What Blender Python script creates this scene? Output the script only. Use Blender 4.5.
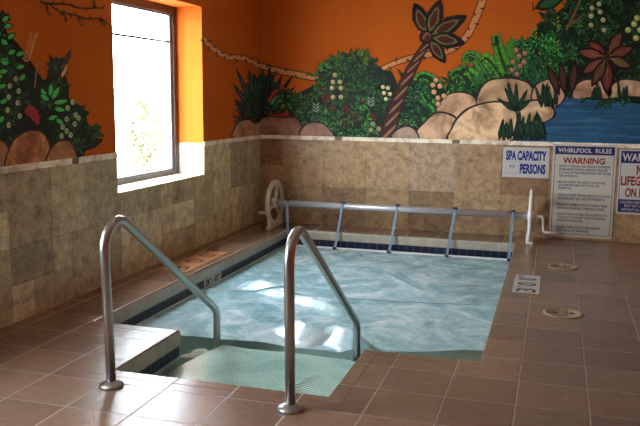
import bpy, bmesh, math, random
from mathutils import Vector, Matrix
random.seed(7)
scene = bpy.context.scene
for o in list(bpy.data.objects):
    bpy.data.objects.remove(o)
COL = scene.collection

# ------------------------------------------------------------------ camera
FPX = 778.383
CAM = Vector((3.5784, -9.2408, 1.6))
PITCH, YAW, ROLL = 0.1494, 0.2922, 0.0093
fw = Vector((-math.sin(YAW)*math.cos(PITCH), math.cos(YAW)*math.cos(PITCH), -math.sin(PITCH)))
rt = Vector((math.cos(YAW), math.sin(YAW), 0))
up = rt.cross(fw)
rt, up = rt*math.cos(ROLL)+up*math.sin(ROLL), up*math.cos(ROLL)-rt*math.sin(ROLL)
cd = bpy.data.cameras.new('camera')
cam = bpy.data.objects.new('camera', cd)
COL.objects.link(cam)
m = Matrix((rt, up, -fw)).transposed().to_4x4()
m.translation = CAM
cam.matrix_world = m
cd.sensor_width = 36
cd.lens = FPX/640*36
cd.clip_end = 200
scene.camera = cam

# ------------------------------------------------------------------ world, exposure
w = bpy.data.worlds.new('overcast_sky')
scene.world = w
w.use_nodes = True
nt = w.node_tree
bg = nt.nodes['Background']
tc = nt.nodes.new('ShaderNodeTexCoord')
sp = nt.nodes.new('ShaderNodeSeparateXYZ')
rp = nt.nodes.new('ShaderNodeValToRGB')
nt.links.new(tc.outputs['Generated'], sp.inputs[0])
nt.links.new(sp.outputs['Z'], rp.inputs[0])
rp.color_ramp.elements[0].color = (.86, .92, 1.0, 1)
rp.color_ramp.elements[1].color = (.80, .90, 1.0, 1)
nt.links.new(rp.outputs[0], bg.inputs['Color'])
bg.inputs['Strength'].default_value = 30.0
vs = scene.view_settings
vs.view_transform = 'Standard'
vs.look = 'None'
vs.gamma = 1
vs.use_curve_mapping = False
vs.exposure = 0.0

WINS = [(-3.39, -1.67), (-7.95, -6.15)]     # openings in the left wall
SILL, HEAD, DEP = .76, 2.5, .30
CEIL = 3.0
YB = -13.0
XR = 7.6

def area(name, loc, rot, sx, sy, power, color=(1, 1, 1), portal=False):
    l = bpy.data.lights.new(name, 'AREA')
    l.shape = 'RECTANGLE'
    l.size, l.size_y = sx, sy
    l.energy = power
    l.color = color
    if portal:
        l.cycles.is_portal = True
    o = bpy.data.objects.new(name, l)
    o.location = loc
    o.rotation_euler = rot
    COL.objects.link(o)
    return o
for a, b in WINS:
    area('window_portal', (-DEP-.06, (a+b)/2, (SILL+HEAD)/2), (0, -math.pi/2, 0), HEAD-SILL, b-a, 1, portal=True)

# ------------------------------------------------------------------ helpers
def lin(c):
    c /= 255
    return c/12.92 if c <= .04045 else ((c+.055)/1.055)**2.4
def rgb(r, g, b, k=1.0):
    return (min(.95, lin(r)/k), min(.95, lin(g)/k), min(.95, lin(b)/k), 1)

def newmat(name):
    m = bpy.data.materials.new(name)
    m.use_nodes = True
    n = m.node_tree
    return m, n, n.nodes['Principled BSDF'], n.links
def simple(name, color, rough=.5, metal=0, spec=.5):
    m, n, p, l = newmat(name)
    p.inputs['Base Color'].default_value = color
    p.inputs['Roughness'].default_value = rough
    p.inputs['Metallic'].default_value = metal
    p.inputs['Specular IOR Level'].default_value = spec
    return m
def noise(n, vec, scale, detail=4, rough=.6, dist=0):
    t = n.nodes.new('ShaderNodeTexNoise')
    t.inputs['Scale'].default_value = scale
    t.inputs['Detail'].default_value = detail
    t.inputs['Roughness'].default_value = rough
    t.inputs['Distortion'].default_value = dist
    if vec is not None:
        n.links.new(vec, t.inputs['Vector'])
    return t
def ramp(n, fac, stops):
    r = n.nodes.new('ShaderNodeValToRGB')
    e = r.color_ramp.elements
    while len(e) < len(stops):
        e.new(.5)
    for i, (p, c) in enumerate(stops):
        e[i].position = p
        e[i].color = c if len(c) == 4 else (*c, 1)
    n.links.new(fac, r.inputs[0])
    return r
def mix(n, fac, a, b, mode='MIX'):
    x = n.nodes.new('ShaderNodeMix')
    x.data_type = 'RGBA'
    x.blend_type = mode
    for i, v in ((0, fac), (6, a), (7, b)):
        if isinstance(v, (int, float)):
            x.inputs[i].default_value = v
        elif isinstance(v, tuple):
            x.inputs[i].default_value = v
        else:
            n.links.new(v, x.inputs[i])
    return x.outputs[2]
def math_(n, op, a, b=0.0, c=None):
    x = n.nodes.new('ShaderNodeMath')
    x.operation = op
    for i, v in enumerate((a, b, c)):
        if v is None:
            continue
        if isinstance(v, (int, float)):
            x.inputs[i].default_value = v
        else:
            n.links.new(v, x.inputs[i])
    return x.outputs[0]
def bump(n, p, h, strength, dist=.01):
    b = n.nodes.new('ShaderNodeBump')
    b.inputs['Strength'].default_value = strength
    b.inputs['Distance'].default_value = dist
    n.links.new(h, b.inputs['Height'])
    n.links.new(b.outputs[0], p.inputs['Normal'])
    return b
def coords(n, kind='Object'):
    return n.nodes.new('ShaderNodeTexCoord').outputs[kind]
def geo_pos(n):
    return n.nodes.new('ShaderNodeNewGeometry').outputs['Position']

def root_of(o):
    while o.parent:
        o = o.parent
    return o
def obj(name, bm, mats, parent=None, smooth=False):
    me = bpy.data.meshes.new(name)
    if parent is not None:
        off = root_of(parent).location
        bmesh.ops.translate(bm, verts=bm.verts, vec=-Vector(off))
    bm.to_mesh(me)
    bm.free()
    if not isinstance(mats, (list, tuple)):
        mats = [mats]
    for mm in mats:
        me.materials.append(mm)
    if smooth:
        for p in me.polygons:
            p.use_smooth = True
    o = bpy.data.objects.new(name, me)
    COL.objects.link(o)
    if parent is not None:
        o.parent = parent
    return o
def thing(name, label, cat, loc=(0, 0, 0), group=None):
    o = bpy.data.objects.new(name, None)
    o.empty_display_size = .05
    o.location = loc
    COL.objects.link(o)
    o['label'] = label
    o['category'] = cat
    if group:
        o['group'] = group
    return o
def struct(name, bm, mats, label=None):
    o = obj(name, bm, mats)
    o['kind'] = 'structure'
    if label:
        o['label'] = label
    return o
def box(bm, a, b, mi=0, bev=0):
    x0, y0, z0 = a
    x1, y1, z1 = b
    vs_ = [bm.verts.new(v) for v in ((x0, y0, z0), (x1, y0, z0), (x1, y1, z0), (x0, y1, z0), (x0, y0, z1), (x1, y0, z1), (x1, y1, z1), (x0, y1, z1))]
    fs = []
    for q in ((0, 3, 2, 1), (4, 5, 6, 7), (0, 1, 5, 4), (1, 2, 6, 5), (2, 3, 7, 6), (3, 0, 4, 7)):
        f = bm.faces.new([vs_[i] for i in q])
        f.material_index = mi
        fs.append(f)
    if bev:
        es = list({e for f in fs for e in f.edges})
        bmesh.ops.bevel(bm, geom=es, offset=bev, segments=2, affect='EDGES', profile=.6)
    return fs
def frames(pts):
    """parallel-transport frames along a polyline"""
    n = len(pts)
    T = []
    for i in range(n):
        a = pts[max(0, i-1)]
        b = pts[min(n-1, i+1)]
        T.append((b-a).normalized())
    ref = Vector((1, 0, 0)) if abs(T[0].x) < .8 else Vector((0, 1, 0))
    N = [(ref-T[0]*ref.dot(T[0])).normalized()]
    for i in range(1, n):
        v = N[-1]-T[i]*N[-1].dot(T[i])
        N.append(v.normalized())
    return T, N
def tube(bm, pts, r, seg=14, cap=True, rx=None, closed=False):
    pts = [Vector(p) for p in pts]
    n = len(pts)
    T, N = frames(pts)
    if closed:
        for i in range(n):
            T[i] = (pts[(i+1) % n]-pts[i-1]).normalized()
    rings = []
    for i in range(n):
        B = T[i].cross(N[i])
        rr = r[i] if isinstance(r, (list, tuple)) else r
        r2 = rr if rx is None else rx
        rings.append([bm.verts.new(pts[i]+N[i]*rr*math.cos(2*math.pi*k/seg)+B*r2*math.sin(2*math.pi*k/seg)) for k in range(seg)])
    for i in range(n if closed else n-1):
        A, Bq = rings[i], rings[(i+1) % n]
        for k in range(seg):
            f = bm.faces.new((A[k], A[(k+1) % seg], Bq[(k+1) % seg], Bq[k]))
            f.smooth = True
    if cap and not closed:
        bm.faces.new(rings[0][::-1])
        bm.faces.new(rings[-1])
def fillet(pts, rad, n=10):
    """round the inner corners of a polyline"""
    out = [Vector(pts[0])]
    for i in range(1, len(pts)-1):
        p, a, b = Vector(pts[i]), Vector(pts[i-1]), Vector(pts[i+1])
        R = rad[i-1] if isinstance(rad, (list, tuple)) else rad
        u, v = (a-p).normalized(), (b-p).normalized()
        ang = u.angle(v)
        d = R/math.tan(ang/2)
        c = p+(u+v).normalized()*(R/math.sin(ang/2))
        s, e = p+u*d-c, p+v*d-c
        tot = s.angle(e)
        for k in range(n+1):
            t = k/n
            out.append(c+(s*math.sin((1-t)*tot)+e*math.sin(t*tot))/math.sin(tot))
    out.append(Vector(pts[-1]))
    return out
def lathe(bm, prof, c, axis='Z', seg=28):
    """prof: list of (radius, height)"""
    rings = []
    for r, h in prof:
        ring = []
        for k in range(seg):
            a = 2*math.pi*k/seg
            p = (r*math.cos(a), r*math.sin(a), h)
            if axis == 'X':
                p = (h, p[0], p[1])
            elif axis == 'Y':
                p = (p[0], h, p[1])
            ring.append(bm.verts.new(Vector(c)+Vector(p)))
        rings.append(ring)
    for A, B in zip(rings, rings[1:]):
        for k in range(seg):
            f = bm.faces.new((A[k], A[(k+1) % seg], B[(k+1) % seg], B[k]))
            f.smooth = True
    bm.faces.new(rings[0][::-1])
    bm.faces.new(rings[-1])

# ------------------------------------------------------------------ materials
def deck_material():
    m, n, p, l = newmat('slate_tile_deck')
    P = geo_pos(n)
    s = n.nodes.new('ShaderNodeSeparateXYZ')
    l.new(P, s.inputs[0])
    G, X0, Y0 = .37, 3.447, -5.21
    def cell(v, o):
        t = math_(n, 'DIVIDE', math_(n, 'SUBTRACT', v, o), G)
        return math_(n, 'FLOOR', t), math_(n, 'ABSOLUTE', math_(n, 'SUBTRACT', math_(n, 'FRACT', t), .5))
    cx, fx = cell(s.outputs['X'], X0)
    cy, fy = cell(s.outputs['Y'], Y0)
    d = math_(n, 'MAXIMUM', fx, math_(n, 'SUBTRACT', fy, .004))
    wob = noise(n, P, 25, 2)
    d = math_(n, 'ADD', d, math_(n, 'MULTIPLY', math_(n, 'SUBTRACT', wob.outputs[0], .5), .008))
    gr = ramp(n, d, [(.486, (0, 0, 0)), (.493, (1, 1, 1))])
    cb = n.nodes.new('ShaderNodeCombineXYZ')
    l.new(cx, cb.inputs[0])
    l.new(cy, cb.inputs[1])
    wn = n.nodes.new('ShaderNodeTexWhiteNoise')
    l.new(cb.outputs[0], wn.inputs['Vector'])
    mp = n.nodes.new('ShaderNodeMapping')
    mp.inputs['Scale'].default_value = (1, 2.2, 1)
    l.new(P, mp.inputs[0])
    sl = noise(n, mp.outputs[0], 9, 7, .72, .2)
    fine = noise(n, mp.outputs[0], 55, 4, .7)
    c1 = ramp(n, sl.outputs[0], [(.3, DECK[0]), (.52, DECK[1]), (.75, DECK[2])])
    tint = ramp(n, wn.outputs['Value'], [(0, (.80, .80, .82)), (1, (1.12, 1.08, 1.03))])
    c2 = mix(n, 1.0, c1.outputs[0], tint.outputs[0], 'MULTIPLY')
    c3 = mix(n, gr.outputs[0], c2, DECK_GROUT)
    l.new(c3, p.inputs['Base Color'])
    rg = ramp(n, sl.outputs[0], [(.3, (.15,)*3), (.7, (.28,)*3)])
    l.new(math_(n, 'ADD', math_(n, 'MULTIPLY', rg.outputs[0], 1), math_(n, 'MULTIPLY', gr.outputs[0], .25)), p.inputs['Roughness'])
    h = math_(n, 'SUBTRACT', math_(n, 'ADD', math_(n, 'MULTIPLY', sl.outputs[0], .22), math_(n, 'MULTIPLY', fine.outputs[0], .35)), math_(n, 'MULTIPLY', gr.outputs[0], .5))
    bump(n, p, h, .36, .011)
    return m
DECK = [(.200, .120, .077), (.242, .150, .100), (.285, .184, .128)]
DECK_GROUT = (.34, .25, .19, 1)
M_deck = deck_material()

def coping_material():
    m, n, p, l = newmat('cream_ribbed_coping')
    P = geo_pos(n)
    a = noise(n, P, 12, 5)
    c = ramp(n, a.outputs[0], [(.3, (.36, .325, .25)), (.7, (.48, .44, .35))])
    s = n.nodes.new('ShaderNodeSeparateXYZ')
    l.new(P, s.inputs[0])
    xy = math_(n, 'ADD', s.outputs['X'], s.outputs['Y'])
    rib = math_(n, 'PINGPONG', xy, .0145)
    l.new(c.outputs[0], p.inputs['Base Color'])
    p.inputs['Roughness'].default_value = .4
    bump(n, p, math_(n, 'MULTIPLY', rib, 60), .35, .004)
    return m
M_coping = coping_material()

def travertine_material():
    m, n, p, l = newmat('travertine_tile')
    P = geo_pos(n)
    at = n.nodes.new('ShaderNodeAttribute')
    at.attribute_name = 'col'
    a = noise(n, P, 9, 8, .74, .3)
    b = noise(n, P, 38, 5, .75, .2)
    c = ramp(n, a.outputs[0], [(.30, (.50, .43, .36)), (.48, (.95, .94, .92)), (.68, (1.38, 1.36, 1.32))])
    pit = ramp(n, b.outputs[0], [(.33, (.50, .42, .34)), (.46, (1, 1, 1)), (.7, (1.08, 1.07, 1.05))])
    x = mix(n, 1.0, at.outputs['Color'], c.outputs[0], 'MULTIPLY')
    x = mix(n, .8, x, pit.outputs[0], 'MULTIPLY')
    l.new(x, p.inputs['Base Color'])
    p.inputs['Roughness'].default_value = .42
    p.inputs['Specular IOR Level'].default_value = .35
    bump(n, p, b.outputs[0], .15, .004)
    return m
M_trav = travertine_material()

def paint_material():
    m, n, p, l = newmat('orange_wall_paint')
    P = geo_pos(n)
    a = noise(n, P, 1.6, 4)
    b = noise(n, P, 160, 2)
    c = ramp(n, a.outputs[0], [(.3, (.58, .120, .016)), (.7, (.64, .142, .020))])
    l.new(c.outputs[0], p.inputs['Base Color'])
    p.inputs['Roughness'].default_value = .75
    p.inputs['Specular IOR Level'].default_value = .03
    bump(n, p, b.outputs[0], .12, .003)
    return m
M_paint = paint_material()

def mural_material():
    m, n, p, l = newmat('mural_paint')
    P = geo_pos(n)
    at = n.nodes.new('ShaderNodeAttribute')
    at.attribute_name = 'col'
    a = noise(n, P, 14, 5, .65)
    c = ramp(n, a.outputs[0], [(.3, (.72, .70, .68)), (.7, (1.2, 1.2, 1.2))])
    x = mix(n, .7, at.outputs['Color'], c.outputs[0], 'MULTIPLY')
    l.new(x, p.inputs['Base Color'])
    p.inputs['Roughness'].default_value = .55
    p.inputs['Specular IOR Level'].default_value = .25
    return m
M_mural = mural_material()
def mural_rock_material():
    m, n, p, l = newmat('mural_rock_paint')
    P = geo_pos(n)
    at = n.nodes.new('ShaderNodeAttribute')
    at.attribute_name = 'col'
    a = noise(n, P, 4.5, 6, .62, .5)
    c = ramp(n, a.outputs[0], [(.34, (.34, .23, .16)), (.46, (.80, .70, .60)), (.62, (1.28, 1.30, 1.24))])
    x = mix(n, .9, at.outputs['Color'], c.outputs[0], 'MULTIPLY')
    l.new(x, p.inputs['Base Color'])
    p.inputs['Roughness'].default_value = .55
    return m
M_mrock = mural_rock_material()
def mural_water_material():
    m, n, p, l = newmat('mural_pond_paint')
    P = geo_pos(n)
    mp = n.nodes.new('ShaderNodeMapping')
    mp.inputs['Scale'].default_value = (1.2, 1, 16)
    l.new(P, mp.inputs[0])
    a = noise(n, mp.outputs[0], 1.6, 5, .6)
    c = ramp(n, a.outputs[0], [(.3, rgb(14, 44, 70, .56)), (.52, rgb(22, 68, 98, .56)), (.75, rgb(56, 106, 120, .56))])
    l.new(c.outputs[0], p.inputs['Base Color'])
    p.inputs['Roughness'].default_value = .5
    return m
M_mwater = mural_water_material()

def steel_material():
    m, n, p, l = newmat('brushed_stainless_steel')
    p.inputs['Base Color'].default_value = (.47, .46, .45, 1)
    p.inputs['Metallic'].default_value = 1
    P = coords(n)
    mp = n.nodes.new('ShaderNodeMapping')
    mp.inputs['Scale'].default_value = (300, 300, 4)
    l.new(P, mp.inputs[0])
    a = noise(n, mp.outputs[0], 1, 3)
    r = ramp(n, a.outputs[0], [(.3, (.29,)*3), (.7, (.37,)*3)])
    l.new(r.outputs[0], p.inputs['Roughness'])
    return m
M_steel = steel_material()
M_alu = simple('satin_aluminium_tube', (.62, .60, .63, 1), .38, .55)
M_plast = simple('cream_plastic', (.66, .60, .48, 1), .45)
M_white = simple('white_plastic', (.80, .77, .72, 1), .45)
M_strap = simple('blue_grey_strap', (.20, .28, .38, 1), .6)
M_clip = simple('dark_blue_clip', (.02, .035, .08, 1), .4)
M_frame = simple('bronze_window_frame', (.055, .035, .028, 1), .45)
M_screen = simple('grey_window_sash', (.22, .22, .23, 1), .45)
M_plaster = simple('white_pool_plaster', (.80, .86, .83, 1), .7)
M_ceil = simple('ceiling_paint', (.60, .52, .42, 1), .8)
M_signw = simple('white_sign_face', (.60, .59, .55, 1), .45)
M_signc = simple('cream_sign_face', (.60, .58, .49, 1), .45)
M_navy = simple('navy_print', (.020, .022, .13, 1), .5)
M_blue = simple('blue_print', (.018, .03, .26, 1), .5)
M_red = simple('red_print', (.36, .022, .018, 1), .5)
M_grey = simple('grey_print', (.16, .16, .17, 1), .5)
M_black = simple('black_print', (.02, .018, .018, 1), .5)

def tile_band_material():
    m, n, p, l = newmat('navy_waterline_tile')
    uv = coords(n, 'UV')
    br = n.nodes.new('ShaderNodeTexBrick')
    br.offset = 0
    l.new(uv, br.inputs['Vector'])
    br.inputs['Scale'].default_value = 1
    br.inputs['Brick Width'].default_value = .0875
    br.inputs['Row Height'].default_value = .079
    br.inputs['Mortar Size'].default_value = .0035
    br.inputs['Color1'].default_value = (.005, .007, .028, 1)
    br.inputs['Color2'].default_value = (.009, .012, .042, 1)
    br.inputs['Mortar'].default_value = (.11, .12, .16, 1)
    l.new(br.outputs['Color'], p.inputs['Base Color'])
    p.inputs['Roughness'].default_value = .3
    return m
M_band = tile_band_material()

def step_material():
    m, n, p, l = newmat('white_mosaic_step')
    P = geo_pos(n)
    v = n.nodes.new('ShaderNodeTexVoronoi')
    v.feature = 'F1'
    v.voronoi_dimensions = '2D'
    v.inputs['Randomness'].default_value = .0
    v.inputs['Scale'].default_value = 40
    mp = n.nodes.new('ShaderNodeMapping')
    mp.inputs['Rotation'].default_value = (0, 0, .5)
    l.new(P, mp.inputs[0])
    l.new(mp.outputs[0], v.inputs['Vector'])
    c = ramp(n, v.outputs['Distance'], [(.30, (.86, .90, .84)), (.50, (.25, .45, .42))])
    l.new(c.outputs[0], p.inputs['Base Color'])
    p.inputs['Roughness'].default_value = .5
    return m
M_step = step_material()

def water_material():
    m, n, p, l = newmat('pool_water')
    n.nodes.remove(p)
    out = n.nodes['Material Output']
    P = geo_pos(n)
    a = noise(n, P, 3.2, 3, .5, .6)
    b = n.nodes.new('ShaderNodeBump')
    b.inputs['Strength'].default_value = .25
    b.inputs['Distance'].default_value = .03
    l.new(a.outputs[0], b.inputs['Height'])
    tr = n.nodes.new('ShaderNodeBsdfTransparent')
    tr.inputs[0].default_value = (.84, .99, .94, 1)
    gl = n.nodes.new('ShaderNodeBsdfGlossy')
    gl.inputs['Roughness'].default_value = .03
    l.new(b.outputs[0], gl.inputs['Normal'])
    fr = n.nodes.new('ShaderNodeFresnel')
    fr.inputs['IOR'].default_value = 1.33
    l.new(b.outputs[0], fr.inputs['Normal'])
    mx = n.nodes.new('ShaderNodeMixShader')
    l.new(fr.outputs[0], mx.inputs[0])
    l.new(tr.outputs[0], mx.inputs[1])
    l.new(gl.outputs[0], mx.inputs[2])
    l.new(mx.outputs[0], out.inputs['Surface'])
    return m
M_water = water_material()

def cover_material():
    m, n, p, l = newmat('bubble_cover_film')
    P = geo_pos(n)
    a = noise(n, P, 2.2, 5, .62, 1.6)
    f = noise(n, P, 9, 4, .65, 1.2)
    s = math_(n, 'ADD', math_(n, 'MULTIPLY', a.outputs[0], .7), math_(n, 'MULTIPLY', f.outputs[0], .3))
    c = ramp(n, s, [(.34, (.32, .62, .69)), (.5, (.48, .75, .83)), (.66, (.80, .93, .97))])
    l.new(c.outputs[0], p.inputs['Base Color'])
    al = ramp(n, s, [(.34, (.50,)*3), (.66, (.86,)*3)])
    l.new(al.outputs[0], p.inputs['Alpha'])
    p.inputs['Roughness'].default_value = .17
    p.inputs['IOR'].default_value = 1.6
    v = n.nodes.new('ShaderNodeTexVoronoi')
    v.inputs['Scale'].default_value = 70
    v.inputs['Randomness'].default_value = 0
    l.new(P, v.inputs['Vector'])
    h = math_(n, 'ADD', math_(n, 'MULTIPLY', f.outputs[0], 1.0), math_(n, 'MULTIPLY', v.outputs['Distance'], .05))
    bump(n, p, h, .2, .02)
    return m
M_cover = cover_material()
def bubble_material():
    m, n, p, l = newmat('bubble_sheet_dotted')
    P = geo_pos(n)
    mp = n.nodes.new('ShaderNodeMapping')
    mp.inputs['Rotation'].default_value = (0, 0, .42)
    l.new(P, mp.inputs[0])
    v = n.nodes.new('ShaderNodeTexVoronoi')
    v.voronoi_dimensions = '2D'
    v.inputs['Randomness'].default_value = 0
    v.inputs['Scale'].default_value = 43
    l.new(mp.outputs[0], v.inputs['Vector'])
    a = noise(n, P, 2.6, 4, .6, .8)
    c = ramp(n, v.outputs['Distance'], [(.26, (.78, .96, .88)), (.46, (.20, .46, .40))])
    t = ramp(n, a.outputs[0], [(.35, (.75, .8, .8)), (.65, (1.15, 1.12, 1.1))])
    l.new(mix(n, 1.0, c.outputs[0], t.outputs[0], 'MULTIPLY'), p.inputs['Base Color'])
    p.inputs['Alpha'].default_value = .88
    p.inputs['Roughness'].default_value = .2
    h = math_(n, 'ADD', math_(n, 'MULTIPLY', a.outputs[0], 1.0), math_(n, 'MULTIPLY', v.outputs['Distance'], -.06))
    bump(n, p, h, .35, .02)
    return m
M_bubble = bubble_material()
M_seam = simple('cover_seam_film', (.30, .42, .44, 1), .4)

def glass_material():
    m, n, p, l = newmat('window_glass')
    n.nodes.remove(p)
    out = n.nodes['Material Output']
    tr = n.nodes.new('ShaderNodeBsdfTransparent')
    tr.inputs[0].default_value = (.95, .97, .97, 1)
    gl = n.nodes.new('ShaderNodeBsdfGlossy')
    gl.inputs['Roughness'].default_value = .02
    mx = n.nodes.new('ShaderNodeMixShader')
    mx.inputs[0].default_value = .06
    l.new(tr.outputs[0], mx.inputs[1])
    l.new(gl.outputs[0], mx.inputs[2])
    l.new(mx.outputs[0], out.inputs['Surface'])
    return m
M_glass = glass_material()

# ------------------------------------------------------------------ structure
PX0, PX1, PY1, PY0 = .507, 3.207, -.44, -4.567        # pool body
NX0, NX1, NY0 = 1.172, 2.479, -5.396                   # entry notch
POOL = [(PX0, PY0), (NX0, PY0), (NX0, NY0), (NX1, NY0), (NX1, PY0), (PX1, PY0), (PX1, PY1), (PX0, PY1)]
def offset(d):
    n = len(POOL)
    out = []
    for i in range(n):
        p, a, b = POOL[i], POOL[i-1], POOL[(i+1) % n]
        e0 = ((p[0]-a[0]), (p[1]-a[1]))
        e1 = ((b[0]-p[0]), (b[1]-p[1]))
        def nrm(e):
            L = math.hypot(*e)
            return (e[1]/L, -e[0]/L)          # outward for a CCW loop
        n0, n1 = nrm(e0), nrm(e1)
        out.append((p[0]+d*(n0[0]+n1[0]), p[1]+d*(n0[1]+n1[1])))
    return out
CW = .09                                               # width of the border tiles
bm = bmesh.new()
xs = [-.35, PX0-CW, NX0-CW, NX1+CW, PX1+CW, XR]
ys = [YB, NY0-CW, PY0-CW, PY1+CW, .3]
for i in range(5):
    for j in range(4):
        inside = (j == 2 and 1 <= i <= 3) or (j == 1 and i == 2)
        if not inside:
            q = [(xs[i], ys[j]), (xs[i+1], ys[j]), (xs[i+1], ys[j+1]), (xs[i], ys[j+1])]
            bm.faces.new([bm.verts.new((x, y, 0)) for x, y in q])
bmesh.ops.remove_doubles(bm, verts=bm.verts, dist=1e-5)
struct('floor', bm, M_deck)

# left wall: piers and panels with real depth around the window openings
TZ = 1.06
def add_col(me, colours):
    at = me.color_attributes.new('col', 'FLOAT_COLOR', 'CORNER')
    for p in me.polygons:
        for li in p.loop_indices:
            at.data[li].color = colours[p.index]
bm = bmesh.new()
edges = [YB] + [v for ab in sorted(WINS) for v in ab] + [.3]
box(bm, (-.35, YB, 0), (0, .3, SILL), 1)
box(bm, (-.35, YB, HEAD), (0, .3, CEIL), 0)
for k in range(0, len(edges), 2):
    box(bm, (-.35, edges[k], SILL), (0, edges[k+1], TZ+.03), 1)
    box(bm, (-.35, edges[k], TZ+.03), (0, edges[k+1], HEAD), 0)
wl = struct('wall_left', bm, [M_paint, M_trav])
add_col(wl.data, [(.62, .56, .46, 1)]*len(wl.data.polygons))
bm = bmesh.new()
box(bm, (0, 0, 0), (XR, .3, TZ+.03), 1)
box(bm, (0, 0, TZ+.03), (XR, .3, CEIL), 0)
wb = struct('wall_back', bm, [M_paint, M_trav])
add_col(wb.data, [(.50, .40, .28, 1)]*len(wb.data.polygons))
bm = bmesh.new()
box(bm, (XR, YB, 0), (XR+.2, .3, CEIL))
struct('wall_right', bm, M_paint)
bm = bmesh.new()
box(bm, (-.35, YB-.2, 0), (XR+.2, YB, CEIL))
struct('wall_front', bm, M_paint)
bm = bmesh.new()
box(bm, (-.35, YB-.2, CEIL), (XR+.2, .3, CEIL+.15))
struct('ceiling', bm, M_ceil)

# travertine wainscot: rectangles (u0, z0, u1, z1) with their own stone tint
TAN = [(.50, .385, .245), (.56, .44, .29), (.47, .36, .235), (.53, .42, .30), (.40, .31, .21), (.60, .49, .35)]
def cut(rects, hole):
    out = []
    for (a, b, c, d) in rects:
        A, B, C, D = hole
        if c <= A or a >= C or d <= B or b >= D:
            out.append((a, b, c, d))
            continue
        if a < A: out.append((a, b, A, d))
        if c > C: out.append((C, b, c, d))
        if b < B: out.append((max(a, A), b, min(c, C), B))
        if d > D: out.append((max(a, A), D, min(c, C), d))
    return out
def tiles(u0, u1, cu, rows, seed, forced=()):
    """greedy random pattern of 1x1, 2x1, 1x2 and 2x2 modules"""
    r = random.Random(seed)
    nu = int(round((u1-u0)/cu))
    used = set()
    out = []
    for (i, j, w_, h_, c) in forced:
        for x in range(i, i+w_):
            for y in range(j, j+h_):
                used.add((x, y))
        out.append((u0+i*cu, rows[j], u0+(i+w_)*cu, rows[j+h_], c))
    nr = len(rows)-1
    for j in range(nr):
        for i in range(nu):
            if (i, j) in used:
                continue
            opts = [(2, 2)]*8+[(2, 1)]*3+[(1, 2)]*3+[(1, 1)]
            r.shuffle(opts)
            for (w_, h_) in opts+[(1, 1)]:
                cells = [(x, y) for x in range(i, i+w_) for y in range(j, j+h_)]
                if all(x < nu and y < nr and (x, y) not in used for x, y in cells):
                    used.update(cells)
                    k = r.uniform(.74, 1.16)
                    c = r.choice(TAN)
                    out.append((u0+i*cu, rows[j], u0+(i+w_)*cu, rows[j+h_], tuple(v*k for v in c)))
                    break
    return out
def tile_mesh(name, rects, place, parent, holes=()):
    bm = bmesh.new()
    cols = []
    g = .0015
    for (a, b, c, d, colr) in rects:
        rr = [(a, b, c, d)]
        for h in holes:
            rr = cut(rr, h)
        for (p, q, s, t) in rr:
            if s-p < .01 or t-q < .01:
                continue
            o = [(p+g, q+g), (s-g, q+g), (s-g, t-g), (p+g, t-g)]
            back = [bm.verts.new(place(u, z, 0)) for u, z in o]
            front = [bm.verts.new(place(u, z, .008)) for u, z in o]
            bm.faces.new(front)
            cols.append((*colr, 1))
            for k in range(4):
                bm.faces.new((back[k], back[(k+1) % 4], front[(k+1) % 4], front[k]))
                cols.append((*(v*.6 for v in colr), 1))
    o = obj(name, bm, M_trav, parent)
    add_col(o.data, cols)
    return o
ROWS = [0, .265, .53, .795, 1.06]
BR = (.33, .235, .155)
rects = tiles(-12.96, 0, .24, ROWS, 5, forced=[(34, 2, 2, 2, (.40, .31, .20)), (34, 1, 2, 1, (.33, .25, .165)), (36, 2, 2, 2, (.52, .42, .28)), (38, 2, 2, 2, (.43, .34, .23)), (42, 2, 1, 1, (.36, .27, .18)), (44, 2, 1, 1, (.36, .27, .18))])
holes = [(a, SILL, b, 1.2) for a, b in WINS]
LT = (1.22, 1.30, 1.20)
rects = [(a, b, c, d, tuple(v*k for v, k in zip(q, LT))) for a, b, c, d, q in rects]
tile_mesh('wall_tiles', rects, lambda u, z, d: (d, u, z), wl, holes)
PB = .5375
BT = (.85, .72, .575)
LT = (1.0, 1.06, .98)
rects = []
rb = random.Random(11)
for k in range(-1, 14):
    a, b = .305+PB*k, .305+PB*(k+1)
    a = max(a, 0.01)
    cols_ = {0: (.53, .42, .29), 1: (.55, .44, .29), 2: (.57, .47, .33), 3: (.56, .48, .40)}
    base = cols_.get(k, rb.choice(TAN))
    if k == -1:
        rects += [(a, .73, b, 1.06, (.36, .22, .135)), (a, 0, b, .73, (.54, .43, .28))]
    else:
        if k == 5:
            rects += [(a, .69, b, 1.06, base), (a, .48, b, .69, (.36, .26, .18))]
        else:
            rects.append((a, .48, b, 1.06, base))
        r3 = rb.choice(TAN)
        rects.append((a, 0, b, .48, tuple(v*.9 for v in r3)))
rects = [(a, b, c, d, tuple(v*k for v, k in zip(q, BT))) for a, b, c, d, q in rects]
tile_mesh('wall_tiles', rects, lambda u, z, d: (u, -d, z), wb)
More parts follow.
